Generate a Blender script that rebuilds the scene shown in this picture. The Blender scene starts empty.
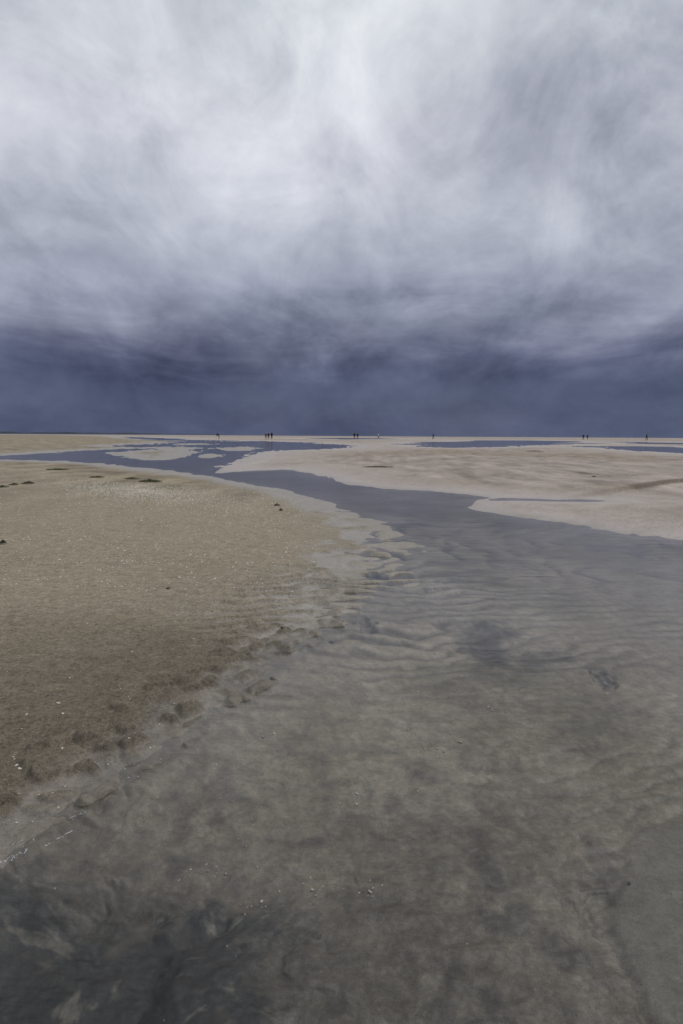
import bpy, math, random
import numpy as np
from mathutils import Matrix, Vector
random.seed(7)
C = bpy.context.scene.collection
PI = math.pi

# ------------------------------------------------------------------ camera
W, H, LENS = 683, 1024, 20.0
F = LENS / 36.0 * H
EYE = 1.2
PITCH = math.atan(77.1 / F)
ROLL = math.radians(0.33)
fw = Vector((0, math.cos(PITCH), -math.sin(PITCH)))
rt0 = Vector((1, 0, 0)); up0 = Vector((0, math.sin(PITCH), math.cos(PITCH)))
rt = rt0 * math.cos(ROLL) + up0 * math.sin(ROLL)
up = -rt0 * math.sin(ROLL) + up0 * math.cos(ROLL)
cd = bpy.data.cameras.new('camera'); cam = bpy.data.objects.new('camera', cd); C.objects.link(cam)
cd.sensor_fit = 'VERTICAL'; cd.sensor_height = 36; cd.lens = LENS
cd.clip_start = 0.05; cd.clip_end = 30000
m = Matrix((rt, up, -fw)).transposed().to_4x4(); m.translation = (0, 0, EYE)
cam.matrix_world = m
bpy.context.scene.camera = cam

def vdir(px, py):
    return (fw + rt * ((px - W / 2) / F) + up * ((H / 2 - py) / F)).normalized()
def G(px, py, z=0.0):
    d = vdir(px, py); k = (z - EYE) / d.z
    return (d.x * k, d.y * k)
def hor(px): return 435.3 + 0.0058 * (px - 341.5)
def E(px, d): return (px, hor(px) + d)

# ------------------------------------------------------------------ helpers
def tag(o, label=None, cat=None, group=None, kind=None):
    for k, v in (('label', label), ('category', cat), ('group', group), ('kind', kind)):
        if v: o[k] = v
    return o
def mesh_obj(name, verts, faces, mat=None, parent=None, smooth=True):
    me = bpy.data.meshes.new(name); me.from_pydata(verts, [], faces); me.update()
    if mat: me.materials.append(mat)
    if smooth:
        for p in me.polygons: p.use_smooth = True
    o = bpy.data.objects.new(name, me); C.objects.link(o); o.parent = parent
    return o

class NT:
    def __init__(s, tree): s.t = tree; tree.nodes.clear()
    def n(s, typ, **kw):
        nd = s.t.nodes.new(typ)
        for k, v in kw.items():
            if k == 'ins':
                for i, val in v.items():
                    if isinstance(val, bpy.types.NodeSocket): s.t.links.new(val, nd.inputs[i])
                    else: nd.inputs[i].default_value = val
            else: setattr(nd, k, v)
        return nd
    def math(s, op, a, b=None, c=None, clamp=False):
        ins = {0: a}
        if b is not None: ins[1] = b
        if c is not None: ins[2] = c
        return s.n('ShaderNodeMath', operation=op, use_clamp=clamp, ins=ins).outputs[0]
    def vmath(s, op, a, b=None, out=0):
        ins = {0: a}
        if b is not None: ins[1] = b
        return s.n('ShaderNodeVectorMath', operation=op, ins=ins).outputs[out]
    def noise(s, vec, scale, detail=4, rough=.5, dist=0.0, w=None):
        nd = s.n('ShaderNodeTexNoise', ins={'Scale': scale, 'Detail': detail, 'Roughness': rough, 'Distortion': dist})
        s.t.links.new(vec, nd.inputs['Vector'])
        return nd.outputs['Fac']
    def ss(s, v, a, b, c=0.0, d=1.0):
        return s.n('ShaderNodeMapRange', interpolation_type='SMOOTHSTEP', ins={0: v, 1: a, 2: b, 3: c, 4: d}).outputs[0]
    def ramp(s, v, stops):
        r = s.n('ShaderNodeValToRGB', ins={0: v}); cr = r.color_ramp
        cr.elements[0].position = stops[0][0]; cr.elements[1].position = stops[-1][0]
        cr.elements[0].color = (*stops[0][1], 1); cr.elements[1].color = (*stops[-1][1], 1)
        for p, c in stops[1:-1]:
            e = cr.elements.new(p); e.color = (*c, 1)
        return r.outputs[0]
    def mix(s, fac, a, b, blend='MIX'):
        nd = s.n('ShaderNodeMix', data_type='RGBA', blend_type=blend, clamp_factor=True)
        for sock, val in ((nd.inputs[0], fac), (nd.inputs[6], a), (nd.inputs[7], b)):
            if isinstance(val, bpy.types.NodeSocket): s.t.links.new(val, sock)
            elif isinstance(val, (int, float)): sock.default_value = (val, val, val, 1) if sock.type == 'RGBA' else val
            else: sock.default_value = (*val, 1)
        return nd.outputs[2]
def lin(r, g, b):
    return tuple(((c / 255) / 12.92 if c / 255 < .04045 else ((c / 255 + .055) / 1.055) ** 2.4) for c in (r, g, b))
def material(name):
    mt = bpy.data.materials.new(name); mt.use_nodes = True
    return mt, NT(mt.node_tree)
def finish(nt, shader):
    o = nt.n('ShaderNodeOutputMaterial'); nt.t.links.new(shader, o.inputs[0])

# ------------------------------------------------------------------ sky: a storm cloud deck over the clear sky
SUN_EL, SUN_AZ = math.radians(52), math.radians(68)      # azimuth clockwise from +Y
wd = bpy.data.worlds.new('World'); bpy.context.scene.world = wd; wd.use_nodes = True
wt = NT(wd.node_tree)
dr = wt.n('ShaderNodeTexCoord').outputs['Generated']
sep = wt.n('ShaderNodeSeparateXYZ', ins={0: dr})
dx, dy, dz = sep.outputs
zc = wt.math('MAXIMUM', dz, 0.0)
den = wt.math('ADD', zc, 0.16)
cx = wt.math('DIVIDE', dx, den); cy = wt.math('DIVIDE', dy, den)
plane = wt.n('ShaderNodeCombineXYZ', ins={0: cx, 1: cy, 2: 0.0}).outputs[0]
def mapped(sx, sy, ox=0, oy=0, rot=0.0, src=None):
    return wt.n('ShaderNodeMapping', ins={0: src or plane, 1: (ox, oy, 0), 2: (0, 0, rot), 3: (sx, sy, 1)}).outputs[0]
# broad, medium and streaky turbulence in the cloud plane
nA = wt.noise(mapped(.55, .5, 3.1, 1.7, .25), 1.0, 5, .55, .6)
nB = wt.noise(mapped(1.7, .85, 9.4, 4.4, -.12), 1.0, 7, .60, .8)
nC = wt.noise(mapped(4.0, 1.7, 2.2, 7.7, -.1), 1.0, 7, .62, .3)
nD = wt.noise(wt.n('ShaderNodeMapping', ins={0: dr, 3: (1, 1, 1.15)}).outputs[0], 5.5, 8, .60, .9)
nE = wt.noise(wt.n('ShaderNodeMapping', ins={0: dr, 1: (4, 2, 1), 3: (1, 1, 1.2)}).outputs[0], 15, 7, .64, .6)
nF = wt.noise(mapped(5.0, 1.6, 5.2, 3.3, -.05), 1.0, 5, .55, .4)
nG = wt.noise(mapped(3.0, 1.2, 8.2, 1.3, .2), 1.0, 5, .52, .7)
# horizontal banding low in the storm
low = wt.n('ShaderNodeCombineXYZ', ins={0: dx, 1: wt.math('MULTIPLY', dz, 4.6), 2: dy}).outputs[0]
nL = wt.noise(low, 2.6, 6, .58, .5)
nW = wt.noise(dr, 3.2, 5, .55, .3)
sA = wt.math('SUBTRACT', nA, .5); sB = wt.math('SUBTRACT', nB, .5); sC = wt.math('SUBTRACT', nC, .5); sL = wt.math('SUBTRACT', nL, .5)
# ragged underside: elevation disturbed by turbulence
e0 = wt.math('MULTIPLY_ADD', sL, .13, dz)
e1 = wt.math('MULTIPLY_ADD', sB, .10, e0)
fade = wt.ss(dz, .02, .12)
e2 = wt.math('ADD', dz, wt.math('MULTIPLY', wt.math('SUBTRACT', e1, dz), fade))
base = wt.ramp(e2, [(0.0, lin(80, 88, 115)), (.045, lin(80, 88, 114)), (.085, lin(80, 87, 114)), (.115, lin(94, 100, 126)),
                    (.16, lin(126, 131, 153)), (.22, lin(160, 165, 183)), (.34, lin(184, 188, 201)),
                    (.45, lin(195, 198, 209)), (.56, lin(199, 204, 212)), (1.0, lin(182, 188, 198))])
# brightness: turbulence plus single thick and thin places in the deck
warp = wt.vmath('SUBTRACT', wt.n('ShaderNodeTexNoise', ins={'Vector': dr, 'Scale': 4.0, 'Detail': 5.0, 'Roughness': .6}).outputs['Color'], (.5, .5, .5))
wsc = wt.n('ShaderNodeVectorMath', operation='SCALE', ins={0: warp, 'Scale': .22}).outputs[0]
wdir = wt.vmath('NORMALIZE', wt.vmath('ADD', dr, wsc))
bright = wt.math('MULTIPLY_ADD', sA, .30, .985)
bright = wt.math('MULTIPLY_ADD', wt.math('SUBTRACT', nD, .5), .95, bright)
bright = wt.math('MULTIPLY_ADD', wt.math('SUBTRACT', nE, .5), .34, bright)
wisp = wt.math('SUBTRACT', .10, wt.math('ABSOLUTE', wt.math('SUBTRACT', nG, .5)))
hi = wt.ss(dz, .12, .34)
bright = wt.math('MULTIPLY_ADD', wt.math('MULTIPLY', wisp, hi), .45, bright)
bright = wt.math('MULTIPLY_ADD', wt.math('MULTIPLY', wt.math('SUBTRACT', nF, .5), hi), .16, bright)
bright = wt.math('MULTIPLY_ADD', sB, .34, bright)
bright = wt.math('MULTIPLY_ADD', sC, .10, bright)
bright = wt.math('MULTIPLY_ADD', sL, wt.ss(dz, .05, .3, .55, .12), bright)
patches = [  # px, py, radius px, stretch (x wider), amount
    (352, 80, 85, 1.0, .06), (350, 150, 60, 1.0, .03), (40, 150, 80, 1.6, .16), (215, 215, 38, 1.5, .22), (150, 80, 120, 1.4, .13), (430, 60, 60, 1.0, .06),
    (240, 60, 45, 1.0, -.10), (292, 82, 22, 1.0, -.13), (15, 75, 45, 1.0, -.08), (115, 175, 45, 1.4, -.12),
    (500, 150, 85, 1.0, -.13), (590, 90, 70, 1.4, -.12), (683, 60, 80, 1.0, -.13), (700, 220, 120, 1.3, -.10), (640, 180, 50, 1.4, .05),
    (60, 300, 90, 2.0, -.20), (60, 340, 60, 3.0, -.05), (380, 312, 50, 3.0, -.18), (590, 315, 40, 3.0, -.22), (600, 255, 50, 2.4, .12),
    (480, 270, 45, 2.4, .08), (570, 343, 18, 4.0, .30), (390, 398, 14, 9.0, .22), (150, 372, 12, 8.0, -.05), (330, 366, 10, 6.0, -.12), (60, 405, 22, 5.0, .10), (250, 390, 10, 7.0, .08), (470, 372, 14, 6.0, -.08), (20, 400, 40, 3.0, .07),
    (190, 290, 40, 3.0, .12), (230, 345, 25, 4.0, -.10), (500, 230, 60, 1.5, .06), (330, 240, 50, 1.6, .08),
]
for px, py, rad, st, amt in patches:
    c = vdir(px, py)
    df = wt.vmath('SUBTRACT', wdir, tuple(c))
    df = wt.vmath('MULTIPLY', df, (1 / st, 1 / st, 1.0))
    L = wt.vmath('LENGTH', df, out=1)
    g = wt.ss(L, 0.0, rad * 1.9 / F, 1.0, 0.0)
    bright = wt.math('MULTIPLY_ADD', g, amt, bright)
cloud = wt.mix(1.0, base, wt.n('ShaderNodeCombineColor', ins={0: wt.math('POWER', bright, 1.04), 1: bright, 2: wt.math('POWER', bright, .86)}).outputs[0], 'MULTIPLY')
bgc = wt.n('ShaderNodeBackground', ins={0: cloud, 1: 1.0}).outputs[0]
sky = wt.n('ShaderNodeTexSky', sky_type='NISHITA', sun_disc=False, sun_elevation=SUN_EL, sun_rotation=SUN_AZ)
bgs = wt.n('ShaderNodeBackground', ins={0: sky.outputs[0], 1: 0.08}).outputs[0]
cover = wt.ss(nW, .25, .62, .93, .985)
mx = wt.n('ShaderNodeMixShader', ins={0: cover, 1: bgs, 2: bgc}).outputs[0]
wo = wt.n('ShaderNodeOutputWorld'); wd.node_tree.links.new(mx, wo.inputs[0])

sl = bpy.data.lights.new('sun', 'SUN'); sl.energy = 0.9; sl.angle = math.radians(16); sl.color = (1, .955, .89)
so = bpy.data.objects.new('sun', sl); C.objects.link(so)
sd = Vector((math.sin(SUN_AZ) * math.cos(SUN_EL), math.cos(SUN_AZ) * math.cos(SUN_EL), math.sin(SUN_EL)))
so.rotation_euler = sd.to_track_quat('Z', 'Y').to_euler(); so.location = sd * 50

# ------------------------------------------------------------------ noise in numpy
_r = np.random.RandomState(11); PERM = _r.permutation(4096); GA = _r.rand(4096) * 2 * PI
def perlin(x, y, seed=0):
    xi = np.floor(x).astype(np.int64); yi = np.floor(y).astype(np.int64); xf = x - xi; yf = y - yi
    def g(ix, iy, fx, fy):
        a = GA[PERM[(PERM[(ix + seed * 131) & 4095] + iy) & 4095]]
        return np.cos(a) * fx + np.sin(a) * fy
    u = xf ** 3 * (xf * (xf * 6 - 15) + 10); v = yf ** 3 * (yf * (yf * 6 - 15) + 10)
    a = g(xi, yi, xf, yf); b = g(xi + 1, yi, xf - 1, yf); c = g(xi, yi + 1, xf, yf - 1); d = g(xi + 1, yi + 1, xf - 1, yf - 1)
    return ((a * (1 - u) + b * u) * (1 - v) + (c * (1 - u) + d * u) * v) * 1.5
def fbm(x, y, wl, foot, oct=4, gain=.5, seed=0):
    """noise of first wavelength wl (m); octaves finer than the mesh fade out"""
    s = np.zeros_like(x); a = 1.0
    for o in range(oct):
        k = np.clip((wl / foot - 2) / 2, 0, 1)
        if k.max() > 0: s += a * k * perlin(x / wl + 17.3 * o, y / wl - 9.1 * o, seed + o)
        a *= gain; wl *= .5
    return s
def cells(x, y, seed=0):
    xi = np.floor(x).astype(np.int64); yi = np.floor(y).astype(np.int64)
    best = np.full_like(x, 9.); rnd = np.zeros_like(x)
    for i in (-1, 0, 1):
        for j in (-1, 0, 1):
            h = PERM[(PERM[(xi + i + seed * 71) & 4095] + yi + j) & 4095]
            h2 = PERM[(h + 777) & 4095]
            d = np.hypot(xi + i + .15 + .7 * h / 4096. - x, yi + j + .15 + .7 * h2 / 4096. - y)
            w = d < best; best = np.where(w, d, best); rnd = np.where(w, PERM[(h2 + 99) & 4095] / 4096., rnd)
    return best, rnd
def sst(v, a, b):
    t = np.clip((v - a) / (b - a), 0, 1); return t * t * (3 - 2 * t)

# ------------------------------------------------------------------ plan of the flats: sand and water outlines on the ground
def outline(pts): return np.array([G(*p) for p in pts])
def sdist(poly, x, y):
    d = np.full_like(x, 1e12); ins = np.zeros(x.shape, bool); n = len(poly)
    for i in range(n):
        ax, ay = poly[i]; bx, by = poly[(i + 1) % n]
        ex, ey = bx - ax, by - ay; L2 = ex * ex + ey * ey + 1e-12
        t = np.clip(((x - ax) * ex + (y - ay) * ey) / L2, 0, 1)
        d = np.minimum(d, (x - ax - t * ex) ** 2 + (y - ay - t * ey) ** 2)
        c = ((ay > y) != (by > y))
        if ay != by: ins ^= c & (x < (bx - ax) * (y - ay) / (by - ay) + ax)
    return np.sqrt(d) * np.where(ins, 1, -1)
def ldist(line, x, y):
    d = np.full_like(x, 1e12)
    for (ax, ay), (bx, by) in zip(line[:-1], line[1:]):
        ex, ey = bx - ax, by - ay
        t = np.clip(((x - ax) * ex + (y - ay) * ey) / (ex * ex + ey * ey), 0, 1)
        d = np.minimum(d, (x - ax - t * ex) ** 2 + (y - ay - t * ey) ** 2)
    return np.sqrt(d)
BANK = outline([(-1500, 1500), (-500, 1140), (-200, 985), (-60, 905), (0, 866), (28, 845), (52, 822), (78, 804), (115, 781), (135, 769), (170, 746),
    (198, 723), (225, 709), (256, 690), (270, 672), (288, 655), (308, 641), (338, 628), (362, 606), (378, 585), (388, 566), (396, 549),
    (388, 532), (360, 513), (310, 495), (270, 487.5), (240, 482), (200, 475), (150, 468.2), (110, 463.6), (60, 461), (0, 459.6), (-120, 459), (-400, 461),
    (-1500, 480), (-4000, 600)])
RIGHT = outline([(211, 469), (222, 473), (250, 471), (285, 469.5), (300, 472), (330, 480), (350, 484), (375, 487), (400, 489), (430, 490.5), (450, 493),
    (470, 494.5), (482, 497.5), (471, 501), (468, 505), (480, 511), (505, 515), (535, 517.5), (560, 521), (590, 525), (620, 531.5), (650, 536.5),
    (683, 541), (760, 553), (1000, 590), (1800, 700), (3500, 700), E(3500, .8), E(1800, .8), E(700, .8), E(341, .8), E(200, .7), E(60, .7), E(-300, .7),
    E(-300, 2.2), E(60, 2.6), E(140, 3.1), E(185, 4.6), (205, 440.6), (232, 441.3), (262, 441.2), (285, 442.4), (330, 443.6), (352, 446), (322, 449.2), (285, 450), (266, 452.3), (238, 459.3), (220, 465)])
FARBANK = outline([E(-900, .9), E(60, 1.4), E(105, 1.8), (130, 438), (152, 439.8), (172, 442), (160, 443.8), (110, 448.6), (50, 453), (0, 455.6), (-120, 458), (-900, 464)])
ISLES = [outline(p) for p in (
    [(98, 453), (125, 451), (160, 449.6), (188, 449.7), (194, 452.5), (186, 456.5), (165, 460), (148, 460.3), (128, 458)],
    [(196, 455.5), (203, 453.7), (216, 454), (219, 456), (210, 457.8), (199, 457.6)],
    [(221, 449.3), (232, 446.6), (250, 446.2), (259, 448), (250, 450.6), (230, 451)],
    [(145, 448), (165, 445.8), (185, 443.8), (197, 443.4), (192, 445.6), (170, 447.6)],
    [(150, 455.5), (170, 447.5), (182, 446.2), (192, 447.3), (180, 449.7)])]
POOLS = [outline(p) for p in (
    [(412, 446.5), (440, 442), (480, 440.4), (530, 440.4), (575, 441.4), (584, 442.6), (550, 444.8), (500, 446.6), (450, 447.8)],
    [(580, 446.3), (640, 446.2), (700, 447.6), (900, 452), (900, 462), (720, 455.8), (670, 452.8), (620, 449.4)],
    [(600, 441.7), (640, 441.9), (700, 443.2), (700, 444.4), (640, 443.4)],
    [(300, 438.1), (340, 437.9), (380, 438.3), (400, 439.1), (345, 439.3)],
    [(492, 500), (506, 498.6), (540, 499.3), (582, 500.2), (602, 500.8), (582, 501.3), (540, 500.4), (510, 499.7)])]
LEDGE = outline([(520, 502), (560, 500), (600, 495.5), (640, 490.5), (656, 487.5), (672, 485), (690, 483.5), (760, 478), (1200, 470)])
SHELF = outline([(700, 786), (655, 790), (632, 797), (627, 812), (630, 835), (622, 852), (612, 868), (613, 890), (628, 930), (650, 962), (690, 1010), (800, 1120), (1400, 1100), (1500, 800)])
SCOURS = [(376, 577, 13, .05), (366, 621, 11, .05), (492, 628, 40, .03), (606, 661, 14, .03), (60, 960, 130, .05)]

def terrain(x, y, foot):
    rr = np.hypot(x, y)
    wob = fbm(x, y, 1.6, foot, 4, .55, 3) * .10 * np.clip(rr / 9, .35, 8) + fbm(x, y, 12., foot, 4, .6, 8) * .5 * np.clip((rr - 12) / 20, 0, 4)
    lat = np.maximum(rr * .0016, foot * .1)
    wob += (fbm(x * 2.2, y * .35, 1., lat, 4, .65, 13)) * np.interp(rr, [7, 10, 20, 60, 200], [.0, .05, .2, 1.5, 7])
    wob += fbm(x * .35, y * 1.2, 14., foot, 4, .6, 17) * 9 * np.clip((rr - 40) / 50, 0, 1)
    dB = sdist(BANK, x, y) + wob * .8
    dR = sdist(RIGHT, x, y) + wob
    dF = sdist(FARBANK, x, y) + wob
    D = np.maximum(np.maximum(dB, dR), dF)
    for p in ISLES: D = np.maximum(D, sdist(p, x, y) + wob)
    for i, p in enumerate(POOLS): D = np.minimum(D, -(sdist(p, x, y) + wob * (1.0 if i < 4 else .15)))
    w = np.interp(rr, [0, 1.8, 3.2, 5.5, 9, 14, 40, 400], [.28, .28, .58, 2.2, 2.0, 2.4, 7, 60])
    h = np.where(D > 0, .10 * (1 - np.exp(-np.maximum(D, 0) / w)), -.13 * (1 - np.exp(np.minimum(D, 0) / w)))
    # the dry back of the left bank and the far bank stand a little higher
    h += .10 * sst(dB, .5, 5.0) * np.clip((26 - rr) / 12, 0, 1)
    h += .35 * sst(dF, 2, 26) * (rr > 20)
    h = np.where(rr > 900, h - np.clip((rr - 900) / 150, 0, 1) * 1.2, h)
    # ledge on the right bank
    dl = ldist(LEDGE, x, y)
    beyond = y > np.interp(x, LEDGE[:, 0], LEDGE[:, 1])
    ext = sst(x, LEDGE[0, 0], LEDGE[3, 0])
    h += np.where(dR > 0, np.where(beyond, .05 * np.exp(-dl / 1.5), 0) * ext * np.clip(dR, 0, 1), 0)
    # smooth sand shelf at lower right, just under the surface
    ds = sdist(SHELF, x, y) + fbm(x, y, .12, foot, 3, .5, 40) * .012
    shelf = sst(ds, -.012, .03)
    near = np.clip((9 - rr) / 4, 0, 1)
    # broad unevenness
    h += fbm(x, y, 2.4, foot, 3, .5, 21) * .012 * np.clip((40 - rr) / 20, 0, 1)
    sub = sst(-h, -.012, .03)                      # 1 under water
    fr = sst(h, -.05, -.005) * (1 - sst(h, .02, .05))   # shore fringe
    # wave ripples
    wx = fbm(x, y, .9, foot, 3, .5, 50) * .10 + fbm(x * .6, y, .30, foot, 3, .6, 52) * .04
    ang = .10 + .25 * perlin(x / 3., y / 3., 55)
    lam = np.interp(rr, [0, 2, 5, 9, 14], [.075, .085, .115, .20, .30])
    ph = (y - x * ang + wx) / lam * 2 * PI
    s = .5 + .5 * np.sin(ph + .5 * np.sin(ph)); s = 1 - (1 - s) ** 1.5
    kf = np.clip((lam / foot - 2.5) / 3, 0, 1)
    patch = sst(fbm(x, y, .8, foot, 3, .6, 60), -.45, .35)
    rz = sst(dB, -1.0, -.2) * (1 - sst(dB, .35, 1.5)) * sst(rr, 2.6, 4.2) * (1 - sst(rr, 9, 13))
    amp = .012 * fr + .034 * rz + .010 * sub * (1 - .9 * shelf) + .0016
    amp = amp * np.interp(rr, [0, 1.6, 3, 5], [.25, .35, .8, 1.15])
    rip = (s - .55) * amp * kf * (.25 + .75 * patch)
    h += rip
    # torn, lobed clay-like bed close by
    q = fbm(x * .55 + .25 * fbm(x, y, .4, foot, 2, .5, 71), y, .22, foot, 4, .5, 70)
    lobes = np.abs(q)
    nf = np.clip((4.2 - rr) / 2.5, 0, 1)
    brk = sst(fbm(x, y, .3, foot, 3, .6, 74), -.3, .4)
    h += ((sst(q, -.12, .24) - .5) * .007 * brk + lobes * .005 + fbm(x, y * 1.4, .09, foot, 4, .6, 76) * .005) * nf * sub * (1 - .8 * shelf)
    # scalloped hollows and hummocks along the left water's edge
    ca, sa = math.cos(.55), math.sin(.55)
    u_ = x * ca + y * sa; v_ = -x * sa + y * ca
    jx = fbm(x, y, .12, foot, 2, .5, 80) * .25
    bd, rn = cells(u_ / .155 + jx * 1.6, v_ / .085 + jx * 1.3 + .5 * fbm(x, y, .5, foot, 2, .5, 83), 5)
    hum = (1 - sst(bd, .15, .62)) * (.3 + .9 * rn)
    band = sst(dB, -.14, .0) * (1 - sst(dB, .22, .60)) * np.clip((4.3 - rr) / 1.0, 0, 1)
    band = band * sst(fbm(x, y, .45, foot, 3, .6, 86), -.85, -.05)
    h += (hum - .38) * .034 * band
    # soft, pitted dry sand
    dry = sst(h, .02, .07)
    h += fbm(x, y, .35, foot, 4, .55, 90) * .006 * dry * near + fbm(x, y, .05, foot, 2, .6, 95) * .0016 * dry * near
    for px, py, rp, dep in SCOURS:
        gx, gy = G(px, py); R = rp / F * math.hypot(gy, EYE) 
        ry = R * (1.6 if py < 900 else 1.0)
        t = np.hypot((x - gx) / R, (y - gy) / ry) + fbm(x, y, R * .9, foot, 3, .5, 97) * .6
        h -= dep * (1 - sst(t, .35, 1.1))
    h += .013 * shelf * sub
    lump = fbm(x, y, 1.1, foot, 2, .6, 110)        # mussel clods in the far left channel
    gx0, gy0 = G(15, 457); gx1, gy1 = G(115, 455.5)
    reef = np.exp(-((y - np.interp(x, [gx0, gx1], [gy0, gy1])) / 3.5) ** 2) * (1 - sst(x, gx1 - 3, gx1 + 2))
    h = np.maximum(h, np.where(reef > .15, (.05 * sst(lump, -.05, .3) - .03) * reef + (h * (1 - reef)), h))
    return h, dict(D=D, dB=dB, dR=dR, dF=dF, sub=sub, dry=dry, rip=rip / .008, rz=rz, shelf=shelf, q=q, hum=hum * band, rr=rr, reef=reef * sst(lump, 0, .3), dl=dl, ext=ext, beyond=beyond)

def ground_z(x, y):
    h, _ = terrain(np.array([float(x)]), np.array([float(y)]), np.array([max(.004, math.hypot(x, y) ** 2 / 740)]))
    return float(h[0])

# ------------------------------------------------------------------ the ground sheet
CY = -2.0
fine = np.arange(-.64, .64, .0011); side = np.arange(.645, 1.4, .006); back = np.arange(1.42, 2 * PI - 1.42, .045)
ths = np.concatenate([fine, side, back, 2 * PI - side[::-1]])
rs = [.9]; yv = -1.1
while yv < 12000:
    st = .02 if yv < .6 else min(max(.0026, yv * yv / (1150. if 2.6 < yv < 9 else 720.)), yv * .05)
    if yv > 60: st = min(yv * yv / 1500., yv * .04)
    yv += st; rs.append(yv - CY)
rs = np.array(rs); nr, nt_ = len(rs), len(ths)
RR, TT = np.meshgrid(rs, ths, indexing='ij')
gx = (RR * np.sin(TT)).ravel(); gy = (RR * np.cos(TT)).ravel() + CY
drs = np.gradient(rs)
dth = np.gradient(np.concatenate([ths, [2 * PI - .64]]))[:-1]
foot = np.maximum(np.repeat(drs, nt_) * .8, (RR * dth[None, :]).ravel())
hs = np.empty_like(gx); cols = np.ones((len(gx), 4), np.float32); wet = np.empty(len(gx), np.float32)
CH = 200000
for a in range(0, len(gx), CH):
    x = gx[a:a + CH]; y = gy[a:a + CH]; ft = foot[a:a + CH]
    h, K = terrain(x, y, ft)
    hs[a:a + CH] = h
    rr = K['rr']; sub, dry = K['sub'], K['dry']
    nbig = fbm(x, y, 2.2, ft, 4, .55, 200); nmed = fbm(x, y, .5, ft, 4, .55, 210); nfin = fbm(x, y, .06, ft, 2, .6, 220)
    nfar = fbm(x, y * 1.0, 14., ft, 5, .6, 230)
    V = lambda c: np.array(c)[None, :]
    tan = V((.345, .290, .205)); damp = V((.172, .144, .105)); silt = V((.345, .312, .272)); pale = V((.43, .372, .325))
    bed = V((.305, .262, .213)); mud = V((.038, .037, .039)); algal = V((.165, .150, .10))
    def mixc(c1, c2, t): t = np.clip(t, 0, 1)[:, None]; return c1 * (1 - t) + c2 * t
    col = np.repeat(tan, len(x), 0)
    # left bank: damp sand, with lens vignette painted in as darkening towards the camera
    damp_vignette = (1 - sst(rr + nbig * 1.0, 1.2, 6.2)) * .95 + .25 * (1 - sst(K['dB'], .0, 1.2)) + nmed * .12
    col = mixc(col, damp, damp_vignette)
    onR = sst(K['dR'], -.5, .5) * (rr > 5)
    rc = mixc(np.repeat(pale, len(x), 0), V((.335, .28, .215)), (.45 + .55 * sst(nfar + nbig * .3 - .05, -.25, .35)) * sst(K['dR'] + nbig * .6, .25, 2.2))  # pale rim: sheen of the wet edge painted in, tan inland
    col = mixc(col, rc, onR)
    col = mixc(col, V((.33, .275, .19)), sst(K['dF'] + nfar * 4, 1, 9) * (rr > 20) * .85)
    col = mixc(col, V((.27, .22, .15)), sst(rr, 11, 15) * (1 - sst(K['dB'] + nbig, 1.5, 5)) * (1 - onR) * .7 * (K['dB'] > 0))
    lt = fbm(x * 1.3, y * .4, 1., np.maximum(rr * .0016, ft * .1), 5, .65, 260)
    ms_ = fbm(x, y * .5, 1.6, ft * .4, 5, .65, 262)
    col = col * (1 + (.30 * lt + .18 * ms_) * sst(rr, 7, 14))[:, None]
    col = mixc(col, pale * 1.02, onR * (1 - sst(np.abs(fbm(x, y * .8, 5., ft * .5, 4, .6, 264) + .15 * lt), .02, .13)) * .5 * sst(rr, 6, 10))
    # pale shore band: silt, with wet sand's sky sheen painted into the colour
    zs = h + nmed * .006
    silt_sheen = sst(zs, -.03 - .05 * np.clip((rr - 5) / 5, 0, 1), .004) * (1 - sst(zs, .016 + .02 * onR, .045 + .03 * onR))
    silt_sheen = silt_sheen * (1 - .65 * np.clip((4.2 - rr) / 1.5, 0, 1))
    col = mixc(col, mixc(np.repeat(silt, len(x), 0), pale * 1.08, onR), silt_sheen * (.85 + .5 * nmed))
    cz = K['rz'] * (h > -.006)
    col = mixc(col, V((.31, .272, .215)), cz * sst(K['rip'] + nmed * .35, -.1, .5) * .8)
    col = mixc(col, silt * .97, cz * sst(-K['rip'] + nmed * .35, .0, .5) * .85)
    # hummock tops stay sandy, the hollows between are filled with grey silt
    nearb = np.clip((4.2 - rr) / 1.0, 0, 1)
    col = mixc(col, V((.168, .142, .106)), .8 * nearb * sst(K['hum'] + nmed * .25, .15, .65) * (h > -.004))
    col = mixc(col, V((.19, .168, .142)), .85 * nearb * (1 - sst(K['hum'] + nmed * .2, .05, .5)) * sst(K['dB'], -.2, .0) * (1 - sst(K['dB'] + .25 * nmed, .03, .22)))
    # under water
    bc = mixc(np.repeat(bed, len(x), 0), algal, sst(nbig, -.1, .6) * .65)
    bc = mixc(bc, silt * .66, sst(-nbig + nmed * .4, .05, .7) * .55)
    gxm, gym = G(60, 965)
    dk = np.exp(-(((x - gxm) / .58) ** 2 + ((y - gym) / .36) ** 2)) * 1.25 + .15 * nmed * np.clip((3 - rr) / 1.2, 0, 1)
    nsw = fbm(x + .12 * nmed, y * 1.3 + .1 * fbm(x, y, .2, ft, 2, .5, 251), .16, ft, 5, .68, 250)
    bc = mixc(bc, bed * .42, (1 - sst(rr + nmed * .3, 1.1, 2.2)) * .68)  # lens vignette painted in: bed darkens towards the camera
    bc = mixc(bc, mud, sst(dk + nmed * .12 + nsw * .35, .22, .95) * .93)
    bc = bc * (1 + .26 * nsw * np.clip((5 - rr) / 3, 0, 1))[:, None]
    bc = mixc(bc, V((.27, .245, .20)), sst(nsw - .3 * nmed, .35, .9) * .5 * np.clip((3 - rr) / 1.5, 0, 1))
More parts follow.
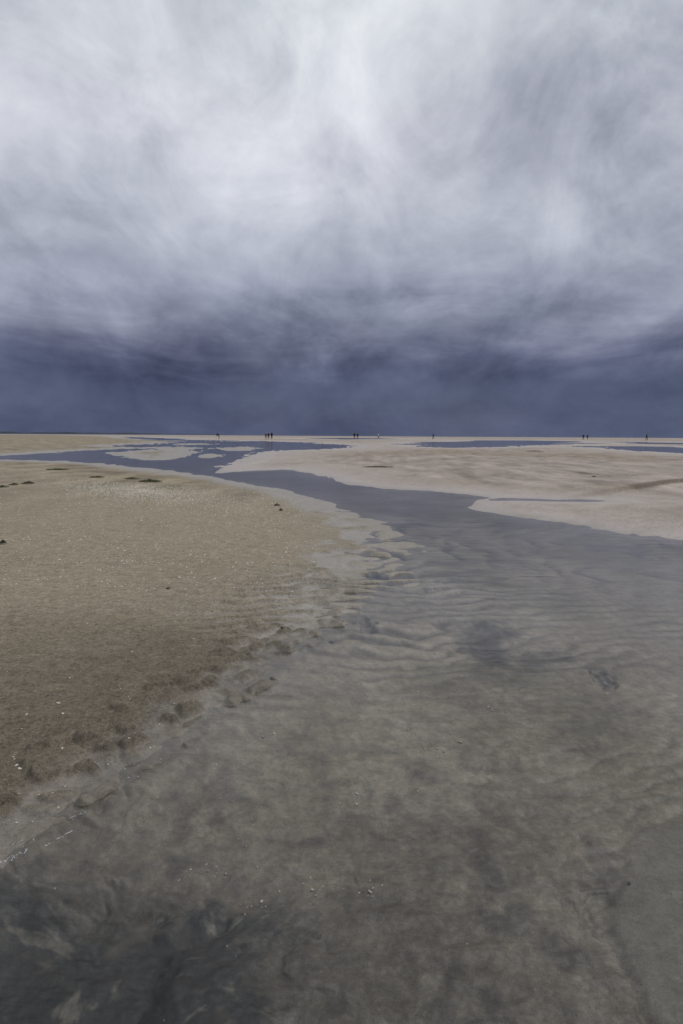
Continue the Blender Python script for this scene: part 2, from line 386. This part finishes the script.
    bc = mixc(bc, mud * 1.3, sst(nmed * .6 + fbm(x, y, .18, ft, 3, .6, 240), .28, .9) * .5 * np.clip((2.6 - rr) / .9, 0, 1))
    for px, py, rp, _ in SCOURS[:4]:
        sx_, sy_ = G(px, py); R = rp / F * math.hypot(sy_, EYE)
        bc = mixc(bc, mud * 1.5, (1 - sst(np.hypot((x - sx_) / R, (y - sy_) / (R * 1.7)) + nmed * .9, .3, 1.15)) * .75)
    bc = bc * (1 + .34 * np.clip(K['rip'], -1, 1) * np.clip((rr - 1) / 2, 0, 1) + .12 * nfin + .16 * nmed)[:, None]  # ripple shading painted in: crests lighter, troughs darker
    bc = mixc(bc, V((.20, .182, .155)), K['shelf'] * .8)
    bc = mixc(bc, V((.03, .028, .026)), (1 - sst(np.abs(K['q'] + .12 * nfin), .0, .07)) * np.clip((3.4 - rr) / 1.6, 0, 1) * (1 - K['shelf']) * .05 * sst(nmed, -.2, .5))
    uw = sst(-h, -.004, .022 + .05 * np.clip((rr - 5) / 5, 0, 1))
    col = mixc(col, bc, uw)
    col = col * (1 + .10 * nfin + .07 * nmed)[:, None]
    col = mixc(col, V((.04, .038, .035)), K['reef'] * .85)
    ledge_shade = K['ext'] * np.exp(-(K['dl'] / .16) ** 2) * (x > LEDGE[3, 0] - .3) * onR  # ledge's shaded face painted as a dark core in a brown band
    col = mixc(col, V((.06, .055, .05)), ledge_shade * .75)
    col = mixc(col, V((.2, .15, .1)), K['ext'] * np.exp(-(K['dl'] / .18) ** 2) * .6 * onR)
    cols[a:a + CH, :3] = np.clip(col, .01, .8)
    wet[a:a + CH] = np.clip(1 - sst(h, .008, .045) + .12 * (rr < 5), 0, 1)
verts = np.stack([gx, gy, hs], 1)
hole = np.array([[0, CY, -.1]])
verts = np.concatenate([verts, hole]); cols = np.concatenate([cols, cols[:1]]); wet = np.concatenate([wet, wet[:1]])
i0 = np.arange(nr - 1)[:, None] * nt_; j = np.arange(nt_)[None, :]; j1 = (j + 1) % nt_
quads = np.stack([i0 + j, i0 + nt_ + j, i0 + nt_ + j1, i0 + j1], -1).reshape(-1, 4)[:, ::-1]
tris = np.stack([np.full(nt_, len(gx)), np.arange(nt_), (np.arange(nt_) + 1) % nt_], 1)[:, ::-1]
me = bpy.data.meshes.new('sand_flats')
nq, ntr = len(quads), len(tris)
me.vertices.add(len(verts)); me.vertices.foreach_set('co', verts.astype(np.float32).ravel())
me.loops.add(nq * 4 + ntr * 3); me.loops.foreach_set('vertex_index', np.concatenate([quads.ravel(), tris.ravel()]).astype(np.int32))
me.polygons.add(nq + ntr)
me.polygons.foreach_set('loop_start', np.concatenate([np.arange(nq) * 4, nq * 4 + np.arange(ntr) * 3]).astype(np.int32))
me.polygons.foreach_set('use_smooth', np.ones(nq + ntr, bool))
me.update(calc_edges=True); me.validate()
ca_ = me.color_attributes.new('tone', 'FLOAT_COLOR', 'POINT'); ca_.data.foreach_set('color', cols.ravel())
wa = me.attributes.new('damp', 'FLOAT', 'POINT'); wa.data.foreach_set('value', wet)
ground = bpy.data.objects.new('sand_flats', me); C.objects.link(ground); tag(ground, kind='structure')

mt, n = material('sand')
tone = n.n('ShaderNodeVertexColor', layer_name='tone').outputs[0]
dampa = n.n('ShaderNodeAttribute', attribute_name='damp').outputs['Fac']
pos = n.n('ShaderNodeNewGeometry').outputs['Position']
g1 = n.noise(pos, 230, 3, .7); g2 = n.noise(pos, 60, 4, .65); g3 = n.noise(pos, 9, 4, .6)
gr = n.math('ADD', n.math('MULTIPLY', n.math('SUBTRACT', g1, .5), 1.6), n.math('MULTIPLY', n.math('SUBTRACT', g2, .5), 1.2))
gr = n.math('ADD', gr, n.math('MULTIPLY', n.math('SUBTRACT', g3, .5), .35))
g4 = n.noise(pos, 22, 5, .75)
gr = n.math('ADD', gr, n.math('MULTIPLY', n.math('SUBTRACT', g4, .5), .65))
dryf = n.math('SUBTRACT', 1.0, n.math('MULTIPLY', dampa, .5))
gm = n.math('MAXIMUM', n.math('MULTIPLY_ADD', gr, n.math('MULTIPLY', dryf, 1.6), 1.0), .25)
c1 = n.mix(1.0, tone, n.n('ShaderNodeCombineColor', ins={0: gm, 1: gm, 2: gm}).outputs[0], 'MULTIPLY')
vo = n.n('ShaderNodeTexVoronoi', feature='F1', ins={'Vector': pos, 'Scale': 38.0, 'Randomness': 1.0})
dsz = n.math('MULTIPLY_ADD', n.n('ShaderNodeSeparateColor', ins={0: vo.outputs['Color']}).outputs[2], .09, .03)
dot = n.math('LESS_THAN', vo.outputs['Distance'], dsz)
rs_ = n.n('ShaderNodeSeparateColor', ins={0: vo.outputs['Color']}).outputs[0]
dot = n.math('MULTIPLY', dot, n.math('GREATER_THAN', rs_, .86))
c2 = n.mix(n.math('MULTIPLY', dot, .75), c1, (.62, .58, .5))
vo2 = n.n('ShaderNodeTexVoronoi', feature='F1', ins={'Vector': pos, 'Scale': 55.0, 'Randomness': 1.0})
dd = n.math('MULTIPLY', n.math('LESS_THAN', vo2.outputs['Distance'], .16), n.math('GREATER_THAN', n.n('ShaderNodeSeparateColor', ins={0: vo2.outputs['Color']}).outputs[1], .84))
c3 = n.mix(n.math('MULTIPLY', dd, .5), c2, (.06, .05, .04))
bs = n.n('ShaderNodeBsdfPrincipled')
n.t.links.new(c3, bs.inputs['Base Color'])
n.t.links.new(n.ss(dampa, 0, 1, .92, .48), bs.inputs['Roughness'])
n.t.links.new(n.ss(dampa, 0, 1, .12, .42), bs.inputs['Specular IOR Level'])
hgt = n.math('ADD', n.math('ADD', n.math('MULTIPLY', g1, .5), g2), n.math('MULTIPLY', g4, .9))
bp = n.n('ShaderNodeBump', ins={'Strength': n.ss(dampa, 0, 1, .75, .25), 'Distance': .006, 'Height': hgt})
n.t.links.new(bp.outputs[0], bs.inputs['Normal'])
finish(n, bs.outputs[0]); me.materials.append(mt)

# ------------------------------------------------------------------ water
mw, n = material('shallow_water')
pos = n.n('ShaderNodeNewGeometry').outputs['Position']
def mp(sx, sy, rot): return n.n('ShaderNodeMapping', ins={0: pos, 2: (0, 0, rot), 3: (sx, sy, 1)}).outputs[0]
w1 = n.noise(mp(2.2, 7, .12), 1.0, 3, .55, .5); w2 = n.noise(mp(9, 22, -.15), 1.0, 2, .5, .3); w3 = n.noise(mp(.35, .6, .1), 1.0, 2, .5)
w4 = n.noise(mp(2.6, 15, .06), 1.0, 3, .6, .6)
hh = n.math('ADD', n.math('ADD', n.math('MULTIPLY', w1, .018), n.math('MULTIPLY', w2, .0045)), n.math('MULTIPLY', w4, .010))
calm = n.ss(w3, .35, .65, .35, 1.0)
bump = n.n('ShaderNodeBump', ins={'Strength': calm, 'Distance': .33, 'Height': hh})
fr = n.n('ShaderNodeFresnel', ins={'IOR': 1.333, 'Normal': bump.outputs[0]}).outputs[0]
gl = n.n('ShaderNodeBsdfGlossy', ins={'Color': (1, 1, 1, 1), 'Roughness': .06, 'Normal': bump.outputs[0]}).outputs[0]
tr = n.n('ShaderNodeBsdfTransparent', ins={0: (.90, .91, .90, 1)}).outputs[0]
finish(n, n.n('ShaderNodeMixShader', ins={0: fr, 1: tr, 2: gl}).outputs[0])
R_ = 14000
vs = [(0, 0, 0)]; fs = []
rads = [3, 12, 60, 300, 1500, R_]; seg = 64
for r in rads:
    for k in range(seg): vs.append((r * math.cos(2 * PI * k / seg), r * math.sin(2 * PI * k / seg), 0))
for k in range(seg): fs.append((0, 1 + k, 1 + (k + 1) % seg))
for i in range(len(rads) - 1):
    for k in range(seg):
        a = 1 + i * seg + k; b = 1 + i * seg + (k + 1) % seg
        fs.append((a, a + seg, b + seg, b))
water = mesh_obj('water', vs, fs, mw); tag(water, kind='structure')

# ------------------------------------------------------------------ low far shore on the left horizon
def simple(name, color, rough=.8, var=.25, scale=30., spec=.2, coord='Object', bump=0.0):
    mt, n = material(name)
    p = n.n('ShaderNodeTexCoord').outputs[coord]
    f = n.noise(p, scale, 4, .6)
    k = n.math('MULTIPLY_ADD', n.math('SUBTRACT', f, .5), var * 2, 1.0)
    c = n.mix(1.0, color, n.n('ShaderNodeCombineColor', ins={0: k, 1: k, 2: k}).outputs[0], 'MULTIPLY')
    b = n.n('ShaderNodeBsdfPrincipled', ins={'Base Color': c, 'Roughness': rough, 'Specular IOR Level': spec})
    if bump: n.t.links.new(n.n('ShaderNodeBump', ins={'Strength': .6, 'Distance': bump, 'Height': f}).outputs[0], b.inputs['Normal'])
    finish(n, b.outputs[0]); return mt
far_m = simple('far_shore', (.055, .06, .075), scale=.01)
vs, fs = [], []
NS = 160
for i in range(NS):
    px = -700 + i * (930 / (NS - 1)); t = i / (NS - 1)
    d = vdir(px, 430); az = math.atan2(d.x, d.y); Rr = 2600
    hgt_ = (5.0 + 2.6 * math.sin(i * .9) * math.sin(i * .37) + random.random() * 1.8) * min(1, (1 - t) * 5 + .15)
    for rr_, z in ((Rr, -1), (Rr + 6, hgt_ * .6), (Rr + 30, hgt_), (Rr + 200, hgt_ * .9), (Rr + 320, -1)):
        vs.append((rr_ * math.sin(az), rr_ * math.cos(az), z))
for i in range(NS - 1):
    for k in range(4): a = i * 5 + k; fs.append((a, a + 5, a + 6, a + 1))
shore = mesh_obj('far_shore', vs, fs, far_m); tag(shore, kind='structure')

# ------------------------------------------------------------------ shells
def shell_mesh(seed, broken):
    rnd = random.Random(seed); vs, fs = [], []; NR, NA = 5, 15
    for i in range(NR + 1):
        t = i / NR
        for k in range(NA + 1):
            a = (k / NA - .5) * 2.5
            rad = t * (1 - .12 * abs(a) ** 1.5) * (1 + .03 * math.sin(k * 2.6) * t)
            if broken and t > .7: rad *= 1 - broken * max(0, math.sin(k * .55 + seed)) * .6
            x = math.sin(a) * rad; y = math.cos(a) * rad - .45
            z = .42 * math.sin(min(1, t) * PI * .62 + .35) * (1 - .25 * (a / 1.25) ** 2) - .18 + .018 * math.cos(k * PI)
            if t > .95: z = -.02
            vs.append((x, y, z))
    n1 = len(vs); vs += [(x * .93, y * .93, z - .05) for x, y, z in vs[:n1]]
    for i in range(NR):
        for k in range(NA):
            a = i * (NA + 1) + k; b = a + NA + 1
            fs.append((a, a + 1, b + 1, b)); fs.append((n1 + a, n1 + b, n1 + b + 1, n1 + a + 1))
    for k in range(NA):
        a = NR * (NA + 1) + k; fs.append((a, a + 1, n1 + a + 1, n1 + a))
    for i in range(NR):
        for k in (0, NA):
            a = i * (NA + 1) + k; b = a + NA + 1
            fs.append((a, b, n1 + b, n1 + a) if k == 0 else (b, a, n1 + a, n1 + b))
    me = bpy.data.meshes.new('shell'); me.from_pydata(vs, [], fs); me.update()
    for p in me.polygons: p.use_smooth = True
    return me
shell_m = [simple('shell_white', (.72, .68, .60), .5, .15, 2., .4), simple('shell_cream', (.55, .47, .34), .55, .2, 2., .4), simple('shell_grey', (.38, .36, .34), .5, .2, 2., .4)]
smeshes = []
for i in range(9):
    ms = shell_mesh(i, (0, .5, .9)[i % 3]); ms.materials.append(shell_m[(0, 0, 1, 0, 1, 0, 2, 0, 1)[i]]); smeshes.append(ms)
SHP = []
def put_shell(px, py, size, label, group, dz=.1):
    x, y = G(px, py, .0); z = ground_z(x, y)
    if z > .01: x, y = G(px, py, z); z = ground_z(x, y)
    o = bpy.data.objects.new('shell', smeshes[random.randrange(9)]); C.objects.link(o)
    o.scale = (size, size * random.uniform(.75, 1), size * random.uniform(.6, 1))
    o.rotation_euler = (random.gauss(0, .25), random.gauss(0, .25), random.uniform(0, 6.28))
    o.location = (x, y, z + size * dz)
    tag(o, label, 'shell', group); SHP.append((x, y))
rnd = random.Random(3)
cnt = 0
def edge_x(py):   # left bank's water edge in the picture
    ys = [494, 509, 526, 542, 562, 585, 606, 628, 655, 690, 723, 769, 804, 845, 866]; xs = [300, 335, 358, 372, 376, 362, 350, 330, 288, 250, 198, 135, 78, 28, 0]
    return float(np.interp(py, ys, xs))
while cnt < 120:                                   # on the bank
    py = 500 + 340 * rnd.random() ** 1.15; px = rnd.uniform(3, 370)
    if px > edge_x(py) - 12: continue
    x, y = G(px, py); r = math.hypot(x, y)
    put_shell(px, py, min(.022, rnd.lognormvariate(-5.4, .35) * (1 + r * .13)), 'small pale shell fragment lying on the left sandbank', 'shell fragments on the left sandbank'); cnt += 1
for (cx_, cy_, sx_, sy_, k) in ((140, 768, 26, 10, 9), (60, 815, 18, 8, 7), (215, 715, 20, 10, 8), (108, 765, 10, 5, 4), (20, 838, 12, 9, 7)):
    for i in range(k):
        put_shell(rnd.gauss(cx_, sx_), rnd.gauss(cy_, sy_), rnd.uniform(.004, .007), 'small pale shell fragment in the silt along the near water line', 'shell fragments along the near water line')
for (cx_, cy_, sx_, sy_, k) in ((218, 835, 14, 6, 16), (232, 800, 12, 12, 9), (345, 771, 11, 4, 12), (358, 853, 14, 6, 12), (250, 870, 14, 8, 10), (268, 720, 5, 4, 6), (200, 690, 0.1, .1, 0),
        (495, 690, 10, 5, 10), (525, 708, 16, 8, 12), (445, 725, 10, 6, 10), (365, 780, 30, 20, 6), (400, 680, 50, 25, 8), (310, 850, 8, 8, 8), (500, 600, 60, 30, 6), (505, 612, 5, 2, 3)):
    for i in range(k):
        put_shell(rnd.gauss(cx_, sx_), rnd.gauss(cy_, sy_), min(.0095, rnd.lognormvariate(-5.35, .4)) * (1.5 if cy_ < 730 else 1), 'cream shell fragment lying on the bed under the shallow water', 'shell fragments under the shallow water', .2)
# uncountable shell grit: the pale scatter across the back of the left bank
gv, gf = [], []
spots = []
while len(spots) < 4200:
    k = rnd.random()
    if k < .55: px, py = rnd.gauss(128, 36), rnd.gauss(492, 5) 
    elif k < .8: px, py = rnd.gauss(215, 60), rnd.gauss(497, 10)
    else:
        py = 474 + 110 * rnd.random() ** 2; px = rnd.uniform(0, 330)
    if k < .55: py += (px - 130) * .05
    if px < 0 or py < 470 or px > edge_x(max(494, py)) - 4 or py < 476 + .06 * px - 8: continue
    spots.append((px, py))
for px in range(0, 0): pass
P = np.array([G(a, b, .12) for a, b in spots])
hz, _ = terrain(P[:, 0].copy(), P[:, 1].copy(), np.hypot(P[:, 0], P[:, 1]) ** 2 / 740)
for (x, y), z in zip(P, hz):
    if z < .0: continue
    s = rnd.uniform(.005, .012) * (1.35 if rnd.random() < .25 else 1); a = rnd.uniform(0, 6.28); b0 = len(gv)
    for k in range(5):
        q = a + k * 1.2566; rr_ = s * rnd.uniform(.6, 1.1)
        gv.append((x + rr_ * math.cos(q), y + rr_ * math.sin(q), z + .001))
    gv.append((x, y, z + s * .7)); gf += [(b0 + k, b0 + (k + 1) % 5, b0 + 5) for k in range(5)]
grit = mesh_obj('shell_grit', gv, gf, shell_m[0], smooth=False)
tag(grit, 'pale scatter of crushed shell across the back of the left sandbank', 'shell grit', kind='stuff')

# ------------------------------------------------------------------ seaweed clumps
weed_w = simple('brown_wrack', (.16, .12, .08), .8, .4, 20., .2); weed_m = simple('seaweed', (.075, .085, .025), .7, .5, 20., .3); weed_d = simple('dark_seaweed', (.05, .045, .03), .7, .4, 20., .3)
def weed(px, py, wpx, dpx, mat, label, z=.14, hmul=1.0, name='seaweed_clump'):
    x, y = G(px, py, z); z = ground_z(x, y); x, y = G(px, py, z); z = ground_z(x, y)
    r = math.hypot(x, y); Wd = wpx / F * r; Dp = dpx * r * r / (F * (EYE - z)) * .5
    vs, fs = [], []; rn = random.Random(int(px * 7 + py))
    for i in range(int(260)):
        a = rn.uniform(0, 6.28); q = rn.random() ** .6
        bx, by = math.cos(a) * q * Wd / 2, math.sin(a) * q * Dp / 2
        L = rn.uniform(.05, .14) * min(1, Wd); aa = rn.uniform(0, 6.28); wv = L * .16; hh_ = .045 * hmul * (1 - q * .7) * rn.uniform(.3, 1.2)
        pts = []
        for k in range(4):
            t = k / 3; px_ = bx + math.cos(aa + t * .8) * L * (t - .5); py_ = by + math.sin(aa + t * .8) * L * (t - .5)
            zz = .004 + hh_ * math.sin(PI * (.15 + .7 * t)); ww = wv * (1 - .7 * abs(t - .4))
            pts.append(((px_ - math.sin(aa) * ww, py_ + math.cos(aa) * ww, zz), (px_ + math.sin(aa) * ww, py_ - math.cos(aa) * ww, zz + ww * .4)))
        b0 = len(vs)
        for p in pts: vs += [p[0], p[1]]
        for k in range(3): fs.append((b0 + 2 * k, b0 + 2 * k + 1, b0 + 2 * k + 3, b0 + 2 * k + 2))
    o = mesh_obj(name, vs, fs, mat); o.location = (x, y, z); tag(o, label, name.replace('_', ' '))
weed(57, 469.5, 19, 1.6, weed_m, 'pale thin seaweed patch nearest the channel on the left bank')
weed(97, 477.5, 14, 1.8, weed_m, 'green seaweed clump between the pale patch and the double clump')
weed(132, 479, 13, 1.6, weed_m, 'faint green seaweed clump just behind the largest clump')
weed(150, 481.5, 23, 2.4, weed_m, 'largest dark green seaweed clump on the left bank', hmul=1.6)
weed(28, 484, 10, 2.2, weed_d, 'brown seaweed clump by the left side of the bank', hmul=1.3)
weed(14, 485, 8, 1.6, weed_m, 'small greenish seaweed scrap beside the brown clump')
weed(2, 487, 10, 2.5, weed_m, 'olive seaweed clump farthest left on the sandbank')
weed(3, 544, 5, 2.0, weed_d, 'tiny dark seaweed scrap alone on bare sand at far left')
weed(277, 506, 7, .9, weed_w, 'brown seaweed scrap lying near the bank point above the channel', .05)
weed(281, 511, 4, .8, weed_w, 'tiny brown seaweed scrap just in front of the point scrap', .05)
weed(378, 467.3, 30, .7, weed_w, 'long brown seaweed wrack line on the right sand flat', .08)
weed(535, 451.3, 16, 1.0, weed_d, 'thin dark wrack strip on the far right flat', .08)
weed(594, 477, 3, 1.0, weed_d, 'single dark wrack scrap alone on the right flat', .08)

# ------------------------------------------------------------------ pebbles
peb_m = simple('pebble_dark', (.03, .03, .032), .45, .3, 8., .5)
def pebble(px, py, s, label, z=.02, mat=peb_m):
    rn = random.Random(int(px)); vs, fs = [], []; A, B = 9, 12
    for i in range(A + 1):
        for k in range(B):
            th = PI * i / A; ph = 2 * PI * k / B; w = 1 + .12 * math.sin(3 * ph + rn.random() * .6) * math.sin(th) + rn.uniform(-.03, .03)
            vs.append((s * w * math.sin(th) * math.cos(ph), s * .75 * w * math.sin(th) * math.sin(ph), s * .5 * math.cos(th)))
    for i in range(A):
        for k in range(B): fs.append((i * B + k, (i + 1) * B + k, (i + 1) * B + (k + 1) % B, i * B + (k + 1) % B))
    x, y = G(px, py, z); z = ground_z(x, y); x, y = G(px, py, max(z, 0)); z = ground_z(x, y)
    o = mesh_obj('pebble', vs, fs, mat); o.location = (x, y, z + s * .3); o.rotation_euler.z = rn.random() * 6; tag(o, label, 'pebble')
pebble(331, 640, .016, 'black pebble in the pale ripple where the sandbank meets the water')
pebble(282, 630, .012, 'small dark pebble on the silt up from the black pebble')
pebble(168, 588, .013, 'dark pebble alone in the middle of the left sandbank')
pebble(632, 848, .006, 'tiny dark pebble at the edge of the lower right sand shelf', 0)

# ------------------------------------------------------------------ people on the far flats
body_m = simple('skin', (.45, .28, .2), .6, .05, 10.)
hair_m = simple('hair', (.03, .022, .016), .6, .2, 60.)
def cloth(nm, c): return simple(nm, c, .85, .15, 12., .15, bump=.01)
cl = dict(navy=cloth('navy_cloth', (.012, .016, .035)), black=cloth('black_cloth', (.012, .012, .014)), brown=cloth('brown_cloth', (.05, .03, .02)),
          white=cloth('white_cloth', (.62, .62, .62)), grey=cloth('grey_cloth', (.10, .10, .11)), maroon=cloth('maroon_cloth', (.08, .018, .022)), denim=cloth('denim_cloth', (.03, .045, .09)))
def skin_mesh(name, vs, es, rad, mat, parent, sub=1):
    me = bpy.data.meshes.new(name); me.from_pydata(vs, es, []); o = bpy.data.objects.new(name, me); C.objects.link(o)
    md = o.modifiers.new('s', 'SKIN'); md.use_smooth_shade = True
    for i, r in enumerate(rad):
        sv = me.skin_vertices[0].data[i]; sv.radius = (r, r) if not isinstance(r, tuple) else r; sv.use_root = False
    roots = set(range(len(vs)))
    par = list(range(len(vs)))
    def fnd(a):
        while par[a] != a: a = par[a]
        return a
    for a, b in es: par[fnd(b)] = fnd(a)
    seen = set()
    for i in range(len(vs)):
        r_ = fnd(i)
        if r_ not in seen: seen.add(r_); me.skin_vertices[0].data[i].use_root = True
    o.modifiers.new('d', 'SUBSURF').levels = sub
    dg = bpy.context.evaluated_depsgraph_get(); dg.update()
    m2 = bpy.data.meshes.new_from_object(o.evaluated_get(dg)); m2.name = name
    bpy.data.objects.remove(o)
    m2.materials.clear(); m2.materials.append(mat)
    o = bpy.data.objects.new(name, m2); C.objects.link(o); o.parent = parent
    return o
def person(px, d_below, ht, face, pose, top, legs, label, group=None):
    """standing height ht; px column and feet this many picture rows below the horizon give where on the flats"""
    d_below += .45; zf = .1
    for _ in range(3):
        x, y = G(px, hor(px) + d_below, zf); zf = ground_z(x, y)
    root = bpy.data.objects.new('person', None); C.objects.link(root); root.location = (x, y, max(zf, -.02)); root.rotation_euler.z = face
    tag(root, label, 'person', group)
    s = ht / 1.75; stride = {'walk': .26, 'stand': .03, 'bend': .08}[pose]; lean = .95 if pose == 'bend' else (.07 if pose == 'walk' else 0)
    hipz = .93; 
    def tor(x_, h): return (x_, h * math.sin(lean), hipz + h * math.cos(lean))     # facing +Y
    V = []; Rd = []
    def v(p, r): V.append(tuple(c * s for c in p)); Rd.append(r * s); return len(V) - 1
    Ed = []
    pel = v((0, 0, hipz), .125); wst = v(tor(0, .18), .115); chs = v(tor(0, .40), .135); nk0 = v(tor(0, .54), .065); nk = v(tor(0, .60), .055)
    hd = v(tor(0, .69), .085); hd2 = v(tor(0, .80), .07); Ed += [(pel, wst), (wst, chs), (chs, nk0), (nk0, nk), (nk, hd), (hd, hd2)]
    nose = v((0, tor(0, .70)[1] + .095 * math.cos(lean), tor(0, .70)[2] - .095 * math.sin(lean)), .014); Ed.append((hd, nose))
    arms, lgs, hands = [], [], []
    for q, sg in enumerate((-1, 1)):
        sw = sg * stride * .8
        sh = v(tor(sg * .17, .50), .06); Ed.append((chs, sh))
        b = tor(sg * .17, .50)
        if pose == 'bend': el = (sg * .2, b[1] + .05, b[2] - .28); wr = (sg * .16, b[1] + .12, b[2] - .52)
        else: el = (sg * .24, b[1] - sw * .35, b[2] - .28); wr = (sg * .25, b[1] - sw * .8 + .06, b[2] - .53)
        e = v(el, .042); w_ = v(wr, .028); hnd = v((wr[0], wr[1] + .01, wr[2] - .08), .036); Ed += [(sh, e), (e, w_), (w_, hnd)]
        arms.append((sh, e, w_)); hands.append((V[hnd], sg))
        hp = v((sg * .09, 0, hipz - .08), .088); Ed.append((pel, hp))
        kn = v((sg * .10, sw * .45 + .03, .49), .058); an = v((sg * .10, sw, .09 + (.05 if sw < -.1 else 0)), .04); toe = v((sg * .115, sw + .16, .035), .034); hl = v((sg * .10, sw - .05, .035), .034)
        Ed += [(hp, kn), (kn, an), (an, toe), (an, hl)]; lgs.append((hp, kn, an, toe))
    body = skin_mesh('body', V, Ed, Rd, body_m, root)
    # fingers: short chains rooted in each palm, joined into the body's mesh
    FV, FE, FR = [], [], []
    for (hx, hy, hz_), sg in hands:
        for k, L in enumerate((.062, .075, .08, .074, .058)):
            b0 = len(FV); off = (k - 2) * .017
            if k == 0: pts = [(hx, hy + .02, hz_ + .02), (hx, hy + .05, hz_), (hx - sg * .01, hy + .062, hz_ - .03)]
            else: pts = [(hx, hy + off * -1, hz_ - .02), (hx, hy - off, hz_ - .03 - L * .6), (hx - sg * .012, hy - off, hz_ - .03 - L)]
            FV += pts; FE += [(b0, b0 + 1), (b0 + 1, b0 + 2)]; FR += [.009 * s] * 3
    fo = skin_mesh('fingers', FV, FE, FR, body_m, None)
    import bmesh
    bm = bmesh.new(); bm.from_mesh(body.data); bm.from_mesh(fo.data); bm.to_mesh(body.data); bm.free()
    bpy.data.objects.remove(fo)
    # clothes
    sel = [pel, wst, chs, nk0] + [i for a in arms for i in a]; mp_ = {o_: i for i, o_ in enumerate(sel)}
    skin_mesh('jacket', [V[i] for i in sel], [(mp_[a], mp_[b]) for a, b in Ed if a in mp_ and b in mp_], [Rd[i] * (1.02 if i == nk0 else 1.0) + .040 * s for i in sel], cl[top], root)
    sel = [pel] + [i for a in lgs for i in a[:3]]; mp_ = {o_: i for i, o_ in enumerate(sel)}
    skin_mesh('trousers', [V[i] for i in sel], [(mp_[a], mp_[b]) for a, b in Ed if a in mp_ and b in mp_], [Rd[i] + .016 * s for i in sel], cl[legs], root)
    for a in lgs:
        skin_mesh('shoe', [V[a[2]], (V[a[2]][0], V[a[2]][1] - .03, .045 * s), V[a[3]]], [(0, 1), (1, 2)], [.047 * s, .045 * s, .042 * s], cl['black'], root)
    hp_ = V[hd2]; hc = V[hd]
    up_ = Vector((0, math.sin(lean), math.cos(lean))) * s; bk = Vector((0, -math.cos(lean), math.sin(lean))) * s
    hcv = Vector(hc); skin_mesh('hair', [tuple(hcv + bk * .035 - up_ * .01), tuple(hcv + bk * .035 + up_ * .06), tuple(hcv + up_ * .12)], [(0, 1), (1, 2)], [.075 * s, .088 * s, .07 * s], hair_m, root)
    return root
gp = 'people walking on the far sand flats'
person(219.0, 3.8, 1.80, 1.5, 'bend', 'black', 'navy', 'person in dark clothes bending down, leftmost on the far flats', gp)
person(265.9, 3.9, 1.55, 2.9, 'walk', 'grey', 'grey', 'person in grey, left of the group of three on the far flats', gp)
person(268.5, 3.9, 1.60, 3.2, 'walk', 'maroon', 'denim', 'person in dark red top, middle of the group of three', gp)
person(271.8, 3.8, 1.75, 2.7, 'stand', 'black', 'navy', 'person in black, right and tallest of the group of three', gp)
person(354.4, 3.1, 1.95, 3.1, 'walk', 'black', 'black', 'person in black, left one of the close pair at mid horizon', gp)
person(357.5, 3.0, 1.80, 3.3, 'stand', 'black', 'navy', 'person in black and navy, right one of the close pair at mid horizon', gp)
person(378.4, 3.0, 1.85, 2.2, 'walk', 'white', 'grey', 'person in a white top standing alone right of the pair', gp)
person(433.0, 2.9, 1.80, 4.4, 'walk', 'black', 'brown', 'person in dark jacket alone between the white top and the right pair', gp)
person(583.2, 2.5, 1.80, 3.0, 'stand', 'black', 'navy', 'person in dark clothes, left one of the far right pair', gp)
person(587.3, 2.5, 1.75, 3.3, 'walk', 'maroon', 'navy', 'person in dark red jacket, right one of the far right pair', gp)
person(646.6, 2.9, 2.0, 1.2, 'walk', 'black', 'black', 'person in black walking alone, rightmost on the far flats', gp)

# ------------------------------------------------------------------ foam line at the near water's edge
foam_m = simple('foam', (.55, .56, .58), .4, .1, 50., .5)
vs, fs = [], []
rn = random.Random(5)
for (x0, y0, x1, y1, k, sp) in ((-30, 882, 27, 850, 90, 2.2), (45, 846, 75, 829, 26, .8), (70, 818, 88, 811, 14, .6), (96, 790, 134, 776, 14, .8)):
    for i in range(k):
        t = rn.random(); px = x0 + (x1 - x0) * t; py = y0 + (y1 - y0) * t + rn.gauss(0, sp * .6)
        x, y = G(px, py); s = rn.uniform(.0008, .0021); b0 = len(vs); z = max(0, ground_z(x, y))
        for kk in range(6): vs.append((x + s * math.cos(kk * PI / 3), y + s * math.sin(kk * PI / 3), z))
        for kk in range(6): vs.append((x + .65 * s * math.cos(kk * PI / 3), y + .65 * s * math.sin(kk * PI / 3), z + s * .5))
        vs.append((x, y, z + s * .75))
        for kk in range(6):
            k2 = (kk + 1) % 6; fs += [(b0 + kk, b0 + k2, b0 + 6 + k2, b0 + 6 + kk), (b0 + 6 + kk, b0 + 6 + k2, b0 + 12)]
foam = mesh_obj('sea_foam', vs, fs, foam_m); tag(foam, 'thin broken line of foam bubbles along the near left water edge', 'foam', kind='stuff')

vsn = bpy.context.scene.view_settings
vsn.view_transform = 'Standard'; vsn.look = 'None'; vsn.exposure = 0; vsn.gamma = 1
